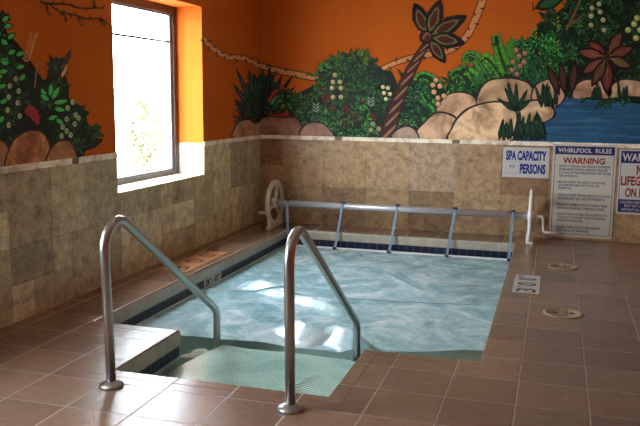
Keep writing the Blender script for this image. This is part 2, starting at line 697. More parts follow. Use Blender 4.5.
# small cream border tiles along the top of the wainscot
def border(name, u0, u1, place, darks, holes=(), seed=3):
    r = random.Random(seed)
    out = []
    u = u0
    while u < u1:
        wd = r.choice((.13, .16, .2, .24))
        e = min(u+wd, u1)
        k = r.uniform(.8, 1.08)
        out.append((u, TZ, e, TZ+.047, (1.05*k, .94*k, .76*k)))
        u = e
    for d in darks:
        out.append((d-.045, TZ+.0005, d+.045, TZ+.0465, (.20, .14, .10)))
    bm = bmesh.new()
    cols = []
    for (a, b, c, d, colr) in out:
        rr = [(a, b, c, d)]
        for h in holes:
            rr = cut(rr, h)
        t = .012 if colr[0] > .21 else .0128
        for (p, q, s, v) in rr:
            if s-p < .005: continue
            o = [(p+.0008, q), (s-.0008, q), (s-.0008, v), (p+.0008, v)]
            back = [bm.verts.new(place(x, z, 0)) for x, z in o]
            fr = [bm.verts.new(place(x, z, t)) for x, z in o]
            bm.faces.new(fr); cols.append((*colr, 1))
            for k in range(4):
                bm.faces.new((back[k], back[(k+1) % 4], fr[(k+1) % 4], fr[k])); cols.append((*(x*.7 for x in colr), 1))
    o = struct(name, bm, M_trav)
    add_col(o.data, cols)
border('trim_1', -12.9, 0, lambda u, z, d: (d, u, z), [-4.0, -5.7], holes)
border('trim_2', 0.012, XR-.02, lambda u, z, d: (u, -d, z), [1.03, 2.46], seed=8)

# windows: frame, inner sash, thin bars, pane
for i, (a, b) in enumerate(WINS):
    wn = thing('window_%d' % (i+1), None, None, (-DEP, (a+b)/2, SILL))
    del wn['label']; del wn['category']
    wn['kind'] = 'structure'
    x0, x1 = -DEP-.05, -DEP+.01
    bm = bmesh.new()
    t = .075
    box(bm, (x0, a, SILL), (x1, a+t, HEAD))
    box(bm, (x0, b-t, SILL), (x1, b, HEAD))
    box(bm, (x0, a+t, HEAD-t), (x1, b-t, HEAD))
    box(bm, (x0, a+t, SILL), (x1, b-t, SILL+.045))
    obj('frame', bm, M_frame, wn)
    bm = bmesh.new()
    s = .045
    A, B, Z0, Z1 = a+t, b-t, SILL+.045, HEAD-t
    box(bm, (x0+.005, A, Z0), (x1-.02, A+s, Z1))
    box(bm, (x0+.005, B-s, Z0), (x1-.02, B, Z1))
    box(bm, (x0+.005, A+s, Z1-.02), (x1-.02, B-s, Z1))
    box(bm, (x0+.005, A+s, Z0), (x1-.02, B-s, Z0+.02))
    obj('sash', bm, M_screen, wn)
    bm = bmesh.new()
    box(bm, (x0+.012, A+s, 2.130), (x1-.025, B-s, 2.150))
    obj('glazing_bar', bm, M_frame, wn)
    bm = bmesh.new()
    box(bm, (x0+.018, A+s, Z0+.02), (x0+.022, B-s, Z1-.02))
    obj('pane', bm, M_glass, wn)

# outside: pavement, shrubs and a low car-like hedge seen faintly through the glass
bm = bmesh.new()
bm.faces.new([bm.verts.new(v) for v in ((-60, -30, -.25), (-.36, -30, -.25), (-.36, 90, -.25), (-60, 90, -.25))])
struct('ground', bm, simple('pale_pavement', (.62, .60, .56, 1), .9))
def shrub(name, label, loc, rx, rz, col_, n, seed):
    r = random.Random(seed)
    t = thing(name, label, 'shrub', loc, 'shrubs outside the window')
    bm = bmesh.new()
    for k in range(n):
        while True:
            v = Vector((r.uniform(-1, 1), r.uniform(-1, 1), r.uniform(-1, 1)))
            if .45 < v.length < 1: break
        c = Vector(loc)+Vector((v.x*rx, v.y*rx, rz*1.15+v.z*rz))
        d = Vector((r.gauss(0, 1), r.gauss(0, 1), r.gauss(0, 1))).normalized()
        e = d.orthogonal().normalized()
        L = r.uniform(.05, .10)
        bm.faces.new([bm.verts.new(c+p) for p in (-d*L, e*L*.45, d*L, -e*L*.45)])
    obj('foliage', bm, simple(name+'_leaves', col_, .6), t)
    bm = bmesh.new()
    for k in range(5):
        a = r.uniform(0, 6.28)
        tube(bm, [Vector(loc), Vector(loc)+Vector((math.cos(a)*rx*.5, math.sin(a)*rx*.5, rz*1.3))], .02, 6)
    obj('stem', bm, simple(name+'_bark', (.12, .08, .05, 1), .8), t)
shrub('shrub', 'yellow-green leafy shrub seen faintly outside the bright window', (-5.0, 6.05, -.25), (.45), .85, (.085, .08, .028, 1), 520, 3)
shrub('shrub', 'pale teal shrub far outside the window, above the yellow one', (-30.7, 51, -.25), 1.7, 1.5, (.034, .05, .052, 1), 1800, 4)

# ------------------------------------------------------------------ the pool
WZ = -.20
pool = thing('whirlpool_pool', 'sunken T-shaped whirlpool with navy waterline tiles in brown deck', 'pool', (1.86, -2.6, 0))
def loops(prof, mi, uv=False, uvlayer=None, bm=None):
    rings = []
    for d, z in prof:
        rings.append([bm.verts.new((x, y, z)) for x, y in offset(d)])
    n = len(POOL)
    lens = [math.dist(POOL[i], POOL[(i+1) % n]) for i in range(n)]
    for r, (A, B) in enumerate(zip(rings, rings[1:])):
        acc = 0
        for k in range(n):
            f = bm.faces.new((A[k], A[(k+1) % n], B[(k+1) % n], B[k]))
            f.material_index = mi[r]
            if uvlayer:
                z0, z1 = prof[r][1], prof[r+1][1]
                top = prof[0][1]
                L = lens[k]
                for lo, (u, v) in zip(f.loops, ((acc, top-z0), (acc+L, top-z0), (acc+L, top-z1), (acc, top-z1))):
                    lo[uvlayer].uv = (u, v+.0015)
            acc += lens[k]
    return rings
bm = bmesh.new()
loops([(CW, -.10), (CW, .0015), (.010, .0015), (.003, -.001), (.0, -.008)], [0]*4, bm=bm)
obj('border_tiles', bm, M_deck, pool)
bm = bmesh.new()
loops([(.02, -.0085), (-.001, -.0085), (-.006, -.03), (-.006, -.095), (-.003, -.108), (.02, -.11)], [0]*5, bm=bm)
obj('coping', bm, M_coping, pool)
bm = bmesh.new()
uvl = bm.loops.layers.uv.new('UVMap')
loops([(.004, -.1085), (.004, -.1875)], [0], uvlayer=uvl, bm=bm)
obj('waterline_tile_band', bm, M_band, pool)
bm = bmesh.new()
rings = loops([(.004, -.1875), (.003, -.92)], [0], bm=bm)
f = bm.faces.new(rings[1])
obj('basin', bm, M_plaster, pool)
bm = bmesh.new()
box(bm, (NX0+.001, NY0+.001, -.915), (NX1-.001, -4.50, -.36), bev=.012)
obj('step', bm, M_step, pool)
bm = bmesh.new()
box(bm, (NX0+.001, -4.499, -.915), (NX1-.001, -4.0, -.50), bev=.012)
obj('step', bm, M_step, pool)

bm = bmesh.new()
f = bm.faces.new([bm.verts.new((x, y, WZ)) for x, y in offset(-.001)])
wt = obj('pool_water', bm, M_water)
wt['label'] = 'clear greenish water filling the whirlpool and covering its steps'
wt['category'] = 'water'

# bubble cover floating on the water
from mathutils import noise as mn
def cover_z(x, y):
    v = mn.noise(Vector((x*1.3, y*1.9, 3.1)))*.006+mn.noise(Vector((x*4.1, y*5.3, 1.7)))*.0025
    d = y-seam_y(x)
    z = WZ+.012+v+.012*math.exp(-(d/.03)**2)
    for f_ in FOLDS:
        z += fold(x, y, *f_)
    return z
FOLDS = [((.78, -2.55), (1.40, -2.80), .12, .12, .098), ((1.28, -2.80), (2.02, -3.22), .09, .10, .068), ((1.62, -3.66), (2.02, -4.02), .16, .14, .11), ((1.95, -3.75), (2.42, -4.10), .17, .14, .12), ((2.0, -1.6), (2.5, -2.3), .05, .06, .012)]
def fold(x, y, A, B, wf, wb_, h):
    ux, uy = B[0]-A[0], B[1]-A[1]
    L = math.hypot(ux, uy)
    ux, uy = ux/L, uy/L
    t = ((x-A[0])*ux+(y-A[1])*uy)/L
    if t <= 0 or t >= 1:
        return 0
    d = (x-A[0])*uy-(y-A[1])*ux                      # positive on the front-left side
    d += .012*mn.noise(Vector((x*6, y*6, .3)))
    e = math.sin(math.pi*t)**.6
    if d >= 0:
        q = max(0, 1-d/wf)
        return h*e*q
    q = max(0, 1+d/wb_)
    return h*e*q*q*(3-2*q)
def seam_y(x):
    return -2.90+.105*x+.03*math.sin(x*2.2)
def front_y(x):
    return -4.12+.02*math.sin(x*5)+.012*math.sin(x*13)+.36*max(0, (x-2.2)/1.0)**1.3
def cover_x(t):
    return PX0+.025+t*(PX1-PX0-.05)
cover = thing('pool_cover', 'milky pale blue bubble cover floating over most of the water', 'cover', (1.86, -2.4, WZ+.01))
bm = bmesh.new()
NXc, NYc = 180, 230
g = []
for i in range(NXc+1):
    x = cover_x(i/NXc)
    row = []
    for j in range(NYc+1):
        y = front_y(x)+(-.53-front_y(x))*j/NYc
        row.append(bm.verts.new((x, y, cover_z(x, y))))
    g.append(row)
for i in range(NXc):
    for j in range(NYc):
        bm.faces.new((g[i][j], g[i+1][j], g[i+1][j+1], g[i][j+1])).smooth = True
obj('sheet', bm, M_cover, cover)
bm = bmesh.new()
tube(bm, [(cover_x(t/60), seam_y(cover_x(t/60)), cover_z(cover_x(t/60), seam_y(cover_x(t/60)))) for t in range(61)], .012, 8, rx=.005)
obj('seam', bm, M_seam, cover)
bm = bmesh.new()
box(bm, (PX0+.03, -.55, WZ+.012), (PX1-.03, -.515, WZ+.026), bev=.004)
obj('leading_edge', bm, M_white, cover)

# a second piece of dotted cover film over the entry steps
c2 = thing('pool_cover', 'dotted greenish bubble cover piece floating over the entry steps', 'cover', (1.85, -4.9, WZ+.008))
bm = bmesh.new()
g = []
def step_edge(x):
    return -4.235+.015*math.sin(x*7)-.03*(x-1.2)
for i in range(61):
    row = []
    for j in range(61):
        x = NX0+.045+(NX1-NX0-.06)*i/60
        x += .13*max(0, 1-i/12)*(j/60)**2
        y = NY0+.012+(step_edge(x)-NY0-.012)*j/60
        z = WZ+.010+.005*mn.noise(Vector((x*2.4, y*2.4, .7)))+fold(x, y, (2.0, -5.36), (2.16, -4.62), .05, .04, .02)
        row.append(bm.verts.new((x, y, z)))
    g.append(row)
for i in range(60):
    for j in range(60):
        bm.faces.new((g[i][j], g[i+1][j], g[i+1][j+1], g[i][j+1])).smooth = True
obj('sheet', bm, M_bubble, c2)

# ------------------------------------------------------------------ grab rails
def rail(x, label):
    t = thing('pool_handrail', label, 'handrail', (x, -5.63, 0), 'pool entry handrails')
    bm = bmesh.new()
    pts = fillet([(x, -5.63, .001), (x, -5.665, 1.045), (x, -4.225, .06), (x, -4.23, -.498)], [.14, .10], 14)
    tube(bm, pts, .0265, 20)
    obj('tube', bm, M_steel, t)
    bm = bmesh.new()
    lathe(bm, [(.066, .0005), (.068, .006), (.064, .016), (.045, .022), (.032, .034), (.0268, .036)], (x, -5.63, 0))
    obj('base_flange', bm, M_steel, t)
    return t
rail(1.297, 'steel handrail on the left edge of the entry steps')
rail(2.342, 'steel handrail on the right edge of the entry steps, nearest to the camera')

# ------------------------------------------------------------------ cover reel
RY, RZ = -.36, .30
reel = thing('cover_reel', 'pool cover reel with long tube and cream wheels at back edge', 'reel', (1.86, RY, 0))
bm = bmesh.new()
tube(bm, [(.36, RY, RZ), (3.36, RY, RZ)], .040, 20)
obj('roller_tube', bm, M_alu, reel)
XL, XRW = .33, 3.36
def wheel(cx, mat, R):
    bm = bmesh.new()
    n = 40
    ring = [Vector((cx, RY+R*math.cos(2*math.pi*k/n), RZ+R*math.sin(2*math.pi*k/n))) for k in range(n)]
    # rectangular rim section swept round
    secs = []
    for k in range(n):
        a = 2*math.pi*k/n
        d = Vector((0, math.cos(a), math.sin(a)))
        c = Vector((cx, RY, RZ))
        secs.append([bm.verts.new(c+d*(R+dr)+Vector((dx, 0, 0))) for dx, dr in ((-.018, -.06), (.018, -.06), (.024, -.03), (.018, 0), (-.018, 0), (-.024, -.03))])
    for k in range(n):
        A, B = secs[k], secs[(k+1) % n]
        for q in range(6):
            bm.faces.new((A[q], A[(q+1) % 6], B[(q+1) % 6], B[q])).smooth = True
    return bm
for cx, R, mt in ((XL, .285, M_plast), (XRW, .30, M_white)):
    o = obj('hand_wheel', wheel(cx, mt, R), mt, reel)
    bm = bmesh.new()
    for k in range(3):
        a = math.radians(75+120*k)
        d = Vector((0, math.cos(a), math.sin(a)))
        c = Vector((cx, RY, RZ))
        tube(bm, [c+d*.03, c+d*(R-.045)], .026, 10, rx=.014)
    obj('spoke', bm, mt, o)
    bm = bmesh.new()
    lathe(bm, [(.055, -.035), (.06, -.03), (.06, .03), (.055, .035)], (cx, RY, RZ), 'X')
    obj('hub', bm, mt, o)
    bm = bmesh.new()
    if cx == XL:
        box(bm, (cx-.03, RY-.24, .001), (cx+.03, RY+.25, .045), bev=.006)
        box(bm, (cx-.02, RY+.12, .04), (cx+.02, RY+.22, .12), bev=.006)
        box(bm, (cx-.02, RY-.22, .04), (cx+.02, RY-.12, .12), bev=.006)
    else:
        box(bm, (cx-.04, RY-.13, .001), (cx+.04, RY+.13, .10), bev=.008)
    obj('foot', bm, mt, reel)
bm = bmesh.new()
tube(bm, fillet([(XRW, RY, RZ), (XRW+.13, RY, RZ), (XRW+.145, RY, .125), (XRW+.31, RY, .115)], .03, 6), .017, 12)
obj('crank', bm, M_white, reel)
bm = bmesh.new()
tube(bm, [(XL-.01, RY-.21, RZ-.10), (XL-.13, RY-.22, RZ-.10)], .018, 12)
obj('crank_peg', bm, M_plast, reel)
for tx, bx in ((.50, .56), (1.193, 1.150), (1.853, 1.80), (2.52, 2.465), (3.165, 3.15)):
    bm = bmesh.new()
    W = .0145
    path = [(tx, RY+.043, RZ+.0), (tx, RY+.031, RZ+.031), (tx, RY, RZ+.0435), (tx, RY-.033, RZ+.031), (tx, RY-.0435, RZ), ((tx*.6+bx*.4), RY-.09, RZ-.19), (bx, -.53, WZ+.034), (bx, -.575, WZ+.030)]
    rows = []
    for (x, y, z) in path:
        rows.append([bm.verts.new((x+dx, y+dy, z+dz)) for dx, dy, dz in ((-W, 0, 0), (W, 0, 0), (W, -.003, .001), (-W, -.003, .001))])
    for A, B in zip(rows, rows[1:]):
        for q in range(4):
            bm.faces.new((A[q], A[(q+1) % 4], B[(q+1) % 4], B[q]))
    bm.faces.new(rows[0]); bm.faces.new(rows[-1][::-1])
    st = obj('strap', bm, M_strap, reel)
    bm = bmesh.new()
    box(bm, (tx-.024, RY-.03, RZ+.034), (tx+.024, RY+.03, RZ+.056), bev=.006)
    obj('clip', bm, M_clip, st)
    bm = bmesh.new()
    lathe(bm, [(.014, -.01), (.02, 0), (.02, .012), (.012, .022)], (bx, -.58, WZ+.024), 'Z', 14)
    obj('buckle', bm, M_clip, st)

# ------------------------------------------------------------------ lettering
def text_mesh(body, w_, h_, bold=0.0, spacing=1.0, lines=1.0, fit=True, align='LEFT'):
    cu = bpy.data.curves.new('lettering', 'FONT')
    cu.body = body
    cu.size = 1
    cu.offset = bold
    cu.space_character = spacing
    cu.space_line = lines
    cu.align_x = align
    cu.resolution_u = 3
    o = bpy.data.objects.new('lettering', cu)
    COL.objects.link(o)
    dg = bpy.context.evaluated_depsgraph_get()
    dg.update()
    me = bpy.data.meshes.new_from_object(o.evaluated_get(dg))
    bpy.data.objects.remove(o)
    bm = bmesh.new()
    bm.from_mesh(me)
    bpy.data.meshes.remove(me)
    xs_ = [v.co.x for v in bm.verts]
    ys_ = [v.co.y for v in bm.verts]
    sx = w_/(max(xs_)-min(xs_))
    sy = h_/(max(ys_)-min(ys_))
    x0, y0 = min(xs_), min(ys_)
    for v in bm.verts:
        v.co = Vector(((v.co.x-x0)*sx, (v.co.y-y0)*sy, 0))
    return bm
def put(bm, f, thick):
    """extrude flat lettering a little and place it with f(u, v, d)"""
    r = bmesh.ops.extrude_face_region(bm, geom=bm.faces[:])
    for e in r['geom']:
        if isinstance(e, bmesh.types.BMVert):
            e.co.z = thick
    for v in bm.verts:
        v.co = f(*v.co)
    bmesh.ops.recalc_face_normals(bm, faces=bm.faces)
    return bm
SY = -.0085                                             # face of the wall tiles
def wallpos(u0, z0, d0):
    return lambda u, v, d: Vector((u0+u, SY-d0-d, z0+v))
def letter(name, body, u0, z0, w_, h_, mat, parent, bold=0, d0=.0045, **k):
    return obj(name, put(text_mesh(body, w_, h_, bold, **k), wallpos(u0, z0, d0), .0006), mat, parent)
def plate(name, u0, z0, u1, z1, d0, d1, mat, parent, bev=0):
    bm = bmesh.new()
    box(bm, (u0, SY-d1, z0), (u1, SY-d0, z1), bev=bev)
    return obj(name, bm, mat, parent)
def outline(name, u0, z0, u1, z1, t, d, mat, parent):
    bm = bmesh.new()
    box(bm, (u0, SY-d-.0005, z0), (u1, SY-d, z0+t))
    box(bm, (u0, SY-d-.0005, z1-t), (u1, SY-d, z1))
    box(bm, (u0, SY-d-.0005, z0+t), (u0+t, SY-d, z1-t))
    box(bm, (u1-t, SY-d-.0005, z0+t), (u1, SY-d, z1-t))
    return obj(name, bm, mat, parent)
# spa capacity
s1 = thing('capacity_sign', 'small white sign reading SPA CAPACITY PERSONS in blue', 'sign', (3.26, SY, .69))
a, b, z0, z1 = 3.005, 3.523, .690, 1.037
plate('panel', a, z0, b, z1, .0005, .0045, M_signw, s1, .001)
letter('lettering', 'SPA CAPACITY', a+.035, .885, .45, .115, M_blue, s1, .05)
letter('lettering', 'PERSONS', a+.195, .735, .285, .115, M_blue, s1, .05)
for q, ch in enumerate('15'):
    letter('digit', ch, a+.085+.028*q, .80, .013+.009*q, .035, M_grey, s1, .03)
bm = bmesh.new()
box(bm, (a+.03, SY-.005, .865), (b-.06, SY-.0045, .8675))
box(bm, (a+.02, SY-.005, .740), (a+.18, SY-.0045, .7425))
obj('rule_line', bm, M_grey, s1)
# whirlpool rules
s2 = thing('rules_sign', 'tall sign headed WHIRLPOOL RULES with red WARNING and six rules', 'sign', (3.9, SY, .03))
a, b, z0, z1 = 3.558, 4.238, .028, 1.085
plate('panel', a, z0, b, z1, .0005, .0045, M_signc, s2, .001)
outline('border_line', a+.022, z0+.03, b-.022, z1-.02, .006, .0045, M_navy, s2)
plate('header_band', a+.024, .972, b-.024, z1-.022, .0045, .0055, M_navy, s2)
letter('lettering', 'WHIRLPOOL  RULES', a+.055, .992, .57, .054, M_signw, s2, .035, d0=.0056)
letter('heading', 'WARNING', a+.11, .868, .45, .072, M_red, s2, .03)
RULES = [
    ('1.', 'ELDERLY PERSONS AND PERSONS SUFFERING\nFROM HEART DISEASE, DIABETES, HIGH OR\nLOW BLOOD PRESSURE SHOULD NOT ENTER\nTHE WHIRLPOOL.', .853, .138, .555),
    ('2.', 'MINORS UNDER THE AGE OF 14 WHO ARE\nUNSUPERVISED MAY NOT ENTER THE\nWHIRLPOOL.', .672, .097, .50),
    ('3.', 'PERSONS UNDER THE INFLUENCE OF ALCOHOL\nOR DRUGS MAY NOT USE THE WHIRLPOOL.', .525, .068, .565),
    ('4.', 'PREGNANT WOMEN SHOULD CONSULT THEIR\nPHYSICIAN REGARDING WHIRLPOOL USAGE.', .415, .068, .54),
    ('5.', 'LENGTHY EXPOSURE MAY BE HAZARDOUS TO\nYOUR HEALTH AND MAY RESULT IN NAUSEA,\nDIZZINESS OR FAINTING.', .305, .100, .545),
    ('6.', 'MINORS UNDER 6 AND OTHERS ARE NOT\nPERMITTED IN THE WHIRLPOOL.', .155, .068, .48)]
for no, body, top, h, wd in RULES:
    letter('rule_text', body, a+.075, top-h, wd, h, M_navy, s2, .012)
    letter('rule_number', no, a+.042, top-.022, .014, .02, M_navy, s2, .01)
# no lifeguard sign, cut by the edge of the photograph
s3 = thing('lifeguard_sign', 'sign reading WARNING and NO LIFEGUARD ON DUTY in red letters', 'sign', (4.56, SY, .33))
a, b, z0, z1 = 4.268, 4.775, .325, 1.045
plate('panel', a, z0, b, z1, .0005, .0045, M_signw, s3, .001)
outline('border_line', a+.016, z0+.02, b-.016, z1-.016, .006, .0045, M_navy, s3)
plate('header_band', a+.018, .895, b-.018, z1-.018, .0045, .0055, M_navy, s3)
letter('lettering', 'WARNING', a+.03, .915, .447, .092, M_signw, s3, .035, d0=.0056)
letter('heading', 'NO', a+.185, .77, .135, .105, M_red, s3, .04)
letter('heading', 'LIFEGUARD', a+.03, .645, .447, .105, M_red, s3, .035)
letter('heading', 'ON DUTY', a+.08, .515, .35, .105, M_red, s3, .035)
plate('footer_band', a+.018, .345, b-.018, .49, .0045, .0055, M_navy, s3)
letter('small_text', 'CHILDREN UNDER THE AGE OF 14\nMUST NOT USE THIS POOL\nWITHOUT AN ADULT PRESENT', a+.035, .36, .437, .115, M_signw, s3, .012, d0=.0056, align='CENTER')

# ------------------------------------------------------------------ depth markers
def marker(name, label, x0, y0, x1, y1, mplate, mprint, z=.0018):
    t = thing(name, label, 'depth marker', ((x0+x1)/2, (y0+y1)/2, 0))
    n = 3
    for k in range(n):
        ya, yb = y0+(y1-y0)*k/n, y0+(y1-y0)*(k+1)/n
        bm = bmesh.new()
        box(bm, (x0, ya+.002, .0002), (x1, yb-.002, .004), bev=.001)
        pl = obj('marker_tile', bm, mplate, t)
        wx, wy = (x1-x0), (yb-ya)
        if k < 2:
            b2 = text_mesh("30"[k], wy*.50, wx*.74, .01)
            f = lambda u, v, d, ya=ya: Vector((x1-wx*.13-v, ya+wy*.16+u, .0042+d))
            obj('digit', put(b2, f, .0006), mprint, pl)
            if k == 0:
                b2 = text_mesh("'", wy*.10, wx*.2, .02)
                f = lambda u, v, d, ya=ya: Vector((x0+wx*.33-v, ya+wy*.82+u, .0042+d))
                obj('foot_mark', put(b2, f, .0006), mprint, pl)
        else:
            b2 = text_mesh('0', wy*.36, wx*.74, .01)
            f = lambda u, v, d, ya=ya: Vector((x1-wx*.13-v, ya+wy*.12+u, .0042+d))
            obj('digit', put(b2, f, .0006), mprint, pl)
            b2 = text_mesh('"', wy*.22, wx*.2, .02)
            f = lambda u, v, d, ya=ya: Vector((x0+wx*.33-v, ya+wy*.62+u, .0042+d))
            obj('inch_mark', put(b2, f, .0006), mprint, pl)
    return t
M_mk1 = simple('white_marker_tile', (.46, .43, .40, 1), .45)
M_mk2 = simple('tan_marker_tile', (.46, .215, .085, 1), .45)
marker('depth_marker', 'white depth marker reading 3 feet, set in the right deck', 3.295, -2.74, 3.515, -2.07, M_mk1, M_black)
marker('depth_marker', 'tan depth marker reading 3 feet, in the deck below the left wall', .155, -2.95, .415, -2.0, M_mk2, simple('brown_print', (.07, .03, .015, 1), .5))
t = thing('depth_marker', 'small white depth marker in the waterline tiles of the left pool side', 'depth marker', (PX0, -2.57, -.18))
for k, s in enumerate(("3'", '0"')):
    ya = -2.765+k*.195
    bm = bmesh.new()
    box(bm, (PX0-.004, ya+.002, -.1865), (PX0+.001, ya+.193, -.1095), bev=.0006)
    pl = obj('marker_tile', bm, M_signw, t)
    b2 = text_mesh(s, .12, .06, .03)
    f = lambda u, v, d, ya=ya: Vector((PX0+.0011+d, ya+.035+u, -.178+v))
    obj('digit', put(b2, f, .0006), M_black, pl)

# round tan deck lids
def lid(x, y, r, label):
    t = thing('deck_lid', label, 'deck lid', (x, y, 0), 'round deck lids')
    bm = bmesh.new()
    lathe(bm, [(r, .0003), (r, .004), (r*.95, .007), (r*.82, .0075), (r*.80, .005), (.001, .0055)], (x, y, 0), 'Z', 36)
    obj('cover_plate', bm, simple('tan_plastic', (.33, .24, .15, 1), .5), t)
    for s_ in (-1, 1):
        bm = bmesh.new()
        lathe(bm, [(r*.15, .0045), (r*.15, .0062), (r*.02, .0064)], (x+s_*r*.42, y, 0), 'Z', 14)
        obj('finger_hole', bm, M_black, t)
    bm = bmesh.new()
    box(bm, (x-r*.14, y-r*.7, .005), (x+r*.14, y+r*.7, .010), bev=.002)
    obj('grip_bar', bm, simple('tan_grip', (.30, .20, .11, 1), .5), t)
lid(3.70, -3.28, .145, 'round tan deck lid in the right deck, nearer to the camera')
lid(3.71, -1.58, .14, 'round tan deck lid in the right deck, nearer to the signs')

# ------------------------------------------------------------------ mural
def pix_dir(px, py):
    return fw+rt*((px-320)/FPX)+up*((213-py)/FPX)
def onback(px, py):                                     # point of the back wall
    d = pix_dir(px, py)
    p = CAM+d*(-CAM.y/d.y)
    return (p.x, p.z)
def onleft(px, py):                                     # point of the left wall
    d = pix_dir(px, py)
    p = CAM+d*(-CAM.x/d.x)
    return (p.y, p.z)
def smooth(pts, n=6, closed=True):
    out = []
    N = len(pts)
    rng = range(N) if closed else range(N-1)
    for i in rng:
        if closed:
            p0, p1, p2, p3 = pts[i-1], pts[i], pts[(i+1) % N], pts[(i+2) % N]
        else:
            p0, p1, p2, p3 = pts[max(0, i-1)], pts[i], pts[i+1], pts[min(N-1, i+2)]
        for k in range(n):
            t = k/n
            out.append(tuple(.5*(2*p1[c]+(p2[c]-p0[c])*t+(2*p0[c]-5*p1[c]+4*p2[c]-p3[c])*t*t+(3*p1[c]-p0[c]-3*p2[c]+p3[c])*t**3) for c in (0, 1)))
    if not closed:
        out.append(pts[-1])
    return out
class Paint:
    """flat painted shapes collected into one mesh; shapes later in the list lie over earlier ones"""
    def __init__(self, side, layer, clip=None):
        self.bm = bmesh.new()
        self.cols = []
        self.side, self.base, self.k = side, .0012+layer*.0012, 0
        self.clip = clip
    def poly(self, pts, colr):
        d = self.base+(self.k % 100)*.000011
        self.k += 1
        vv = []
        for p in pts:
            if self.side == 'back':
                x, z = onback(*p)
                z = max(z, TZ+.046)
                x = max(x, .001)
                vv.append(Vector((x, -d, z)))
            else:
                y, z = onleft(*p)
                z = max(z, TZ+.046)
                y = min(y, -.001)
                if self.clip and y > self.clip: y = self.clip
                vv.append(Vector((d, y, z)))
        q = []
        for v in vv:
            if not q or (v-q[-1]).length > 1e-4:
                q.append(v)
        if len(q) > 2 and (q[0]-q[-1]).length < 1e-4:
            q.pop()
        if len(q) < 3:
            return
        try:
            f = self.bm.faces.new([self.bm.verts.new(v) for v in q])
        except ValueError:
            return
        self.cols.append(colr)
    def blob(self, pts, colr, n=6):
        self.poly(smooth(pts, n), colr)
    def disc(self, x, y, r, colr, ry=None):
        self.poly([(x+r*math.cos(k*.5236), y+(ry or r)*math.sin(k*.5236)) for k in range(12)], colr)
    def leaf(self, x, y, a, L, W, out_, inn=None, rib=None, tip=.55):
        ca, sa = math.cos(a), -math.sin(a)
        def T(u, v):
            return (x+u*ca-v*sa, y+u*sa+v*ca)
        def shape(s, u0, u1):
            return [T(u0, 0), T(u0+(u1-u0)*.25, -W*.40*s), T(u0+(u1-u0)*tip, -W*.5*s), T(u0+(u1-u0)*.85, -W*.26*s), T(u1, 0), T(u0+(u1-u0)*.85, W*.26*s), T(u0+(u1-u0)*tip, W*.5*s), T(u0+(u1-u0)*.25, W*.40*s)]
        self.poly(shape(1, 0, L), out_)
        if inn:
            self.poly(shape(.66, L*.14, L*.88), inn)
        if rib:
            self.poly([T(L*.1, -W*.03), T(L*.85, 0), T(L*.1, W*.03)], rib)
    def stroke(self, pts, w0, w1, colr, n=5):
        p = smooth(pts, n, False)
        N = len(p)
        A, B = [], []
        for i in range(N):
            a, b = p[max(0, i-1)], p[min(N-1, i+1)]
            dx, dy = b[0]-a[0], b[1]-a[1]
            L = math.hypot(dx, dy) or 1
            w_ = (w0+(w1-w0)*i/(N-1))/2
            A.append((p[i][0]-dy/L*w_, p[i][1]+dx/L*w_))
            B.append((p[i][0]+dy/L*w_, p[i][1]-dx/L*w_))
        for i in range(N-1):
            self.poly([A[i], A[i+1], B[i+1], B[i]], colr)
            self.k -= 1
        self.k += 1
    def build(self, name, parent, mat=None):
        for f in self.bm.faces:
            f.normal_update()
            n = f.normal
            if (self.side == 'back' and n.y > 0) or (self.side == 'left' and n.x < 0):
                f.normal_flip()
        o = obj(name, self.bm, mat or M_mural, parent)
        add_col(o.data, self.cols)
        return o
KB = .60                                                # how brightly the back wall is lit in the photo
KL = .21
def cb(r, g, b): return rgb(r*1.1, g*1.12, b*1.08, KB) if g > r*1.15 and g > b else rgb(r, g, b, KB)
def cl(r, g, b): return rgb(r, g, b, KL)
rnd = random.Random(21)
mural = thing('wall_mural', 'jungle mural with palm, pond and rocks painted on back wall', 'mural', (2.4, 0, 1.11))
BL = cb(22, 14, 12)
# pond
p = Paint('back', 0)
p.poly([(515, 143), (516, 118), (540, 100), (555, 96), (575, 94), (600, 94), (660, 93), (720, 94), (720, 150)], cb(30, 80, 130))
p.build('painted_pond', mural, M_mwater)
# vine behind the bushes
def vine(P, pts, w0, w1, side, c=(170, 120, 72)):
    k = cb if side == 'back' else cl
    P.stroke(pts, w0+2.2, w1+2.2, k(70, 32, 14))
    P.stroke(pts, w0, w1, k(*c))
    q = smooth(pts, 5, False)
    for i in range(1, len(q)-1, 2):
        s = 1 if (i//2) % 2 else -1
        dx, dy = q[i+1][0]-q[i-1][0], q[i+1][1]-q[i-1][1]
        a = math.atan2(-dy, dx)+s*rnd.uniform(.6, 1.3)
        P.leaf(q[i][0], q[i][1], a, rnd.uniform(4, 7), 1.6, k(30, 26, 14))
p = Paint('back', 1)
vine(p, [(255, 64), (275, 70), (300, 75), (322, 79)], 4.5, 5.5, 'back')
vine(p, [(372, 74), (388, 66), (410, 58), (432, 54), (450, 50), (466, 37), (475, 20), (482, 2), (486, -14)], 3.5, 7, 'back', (175, 118, 70))
p.build('painted_vine', mural)

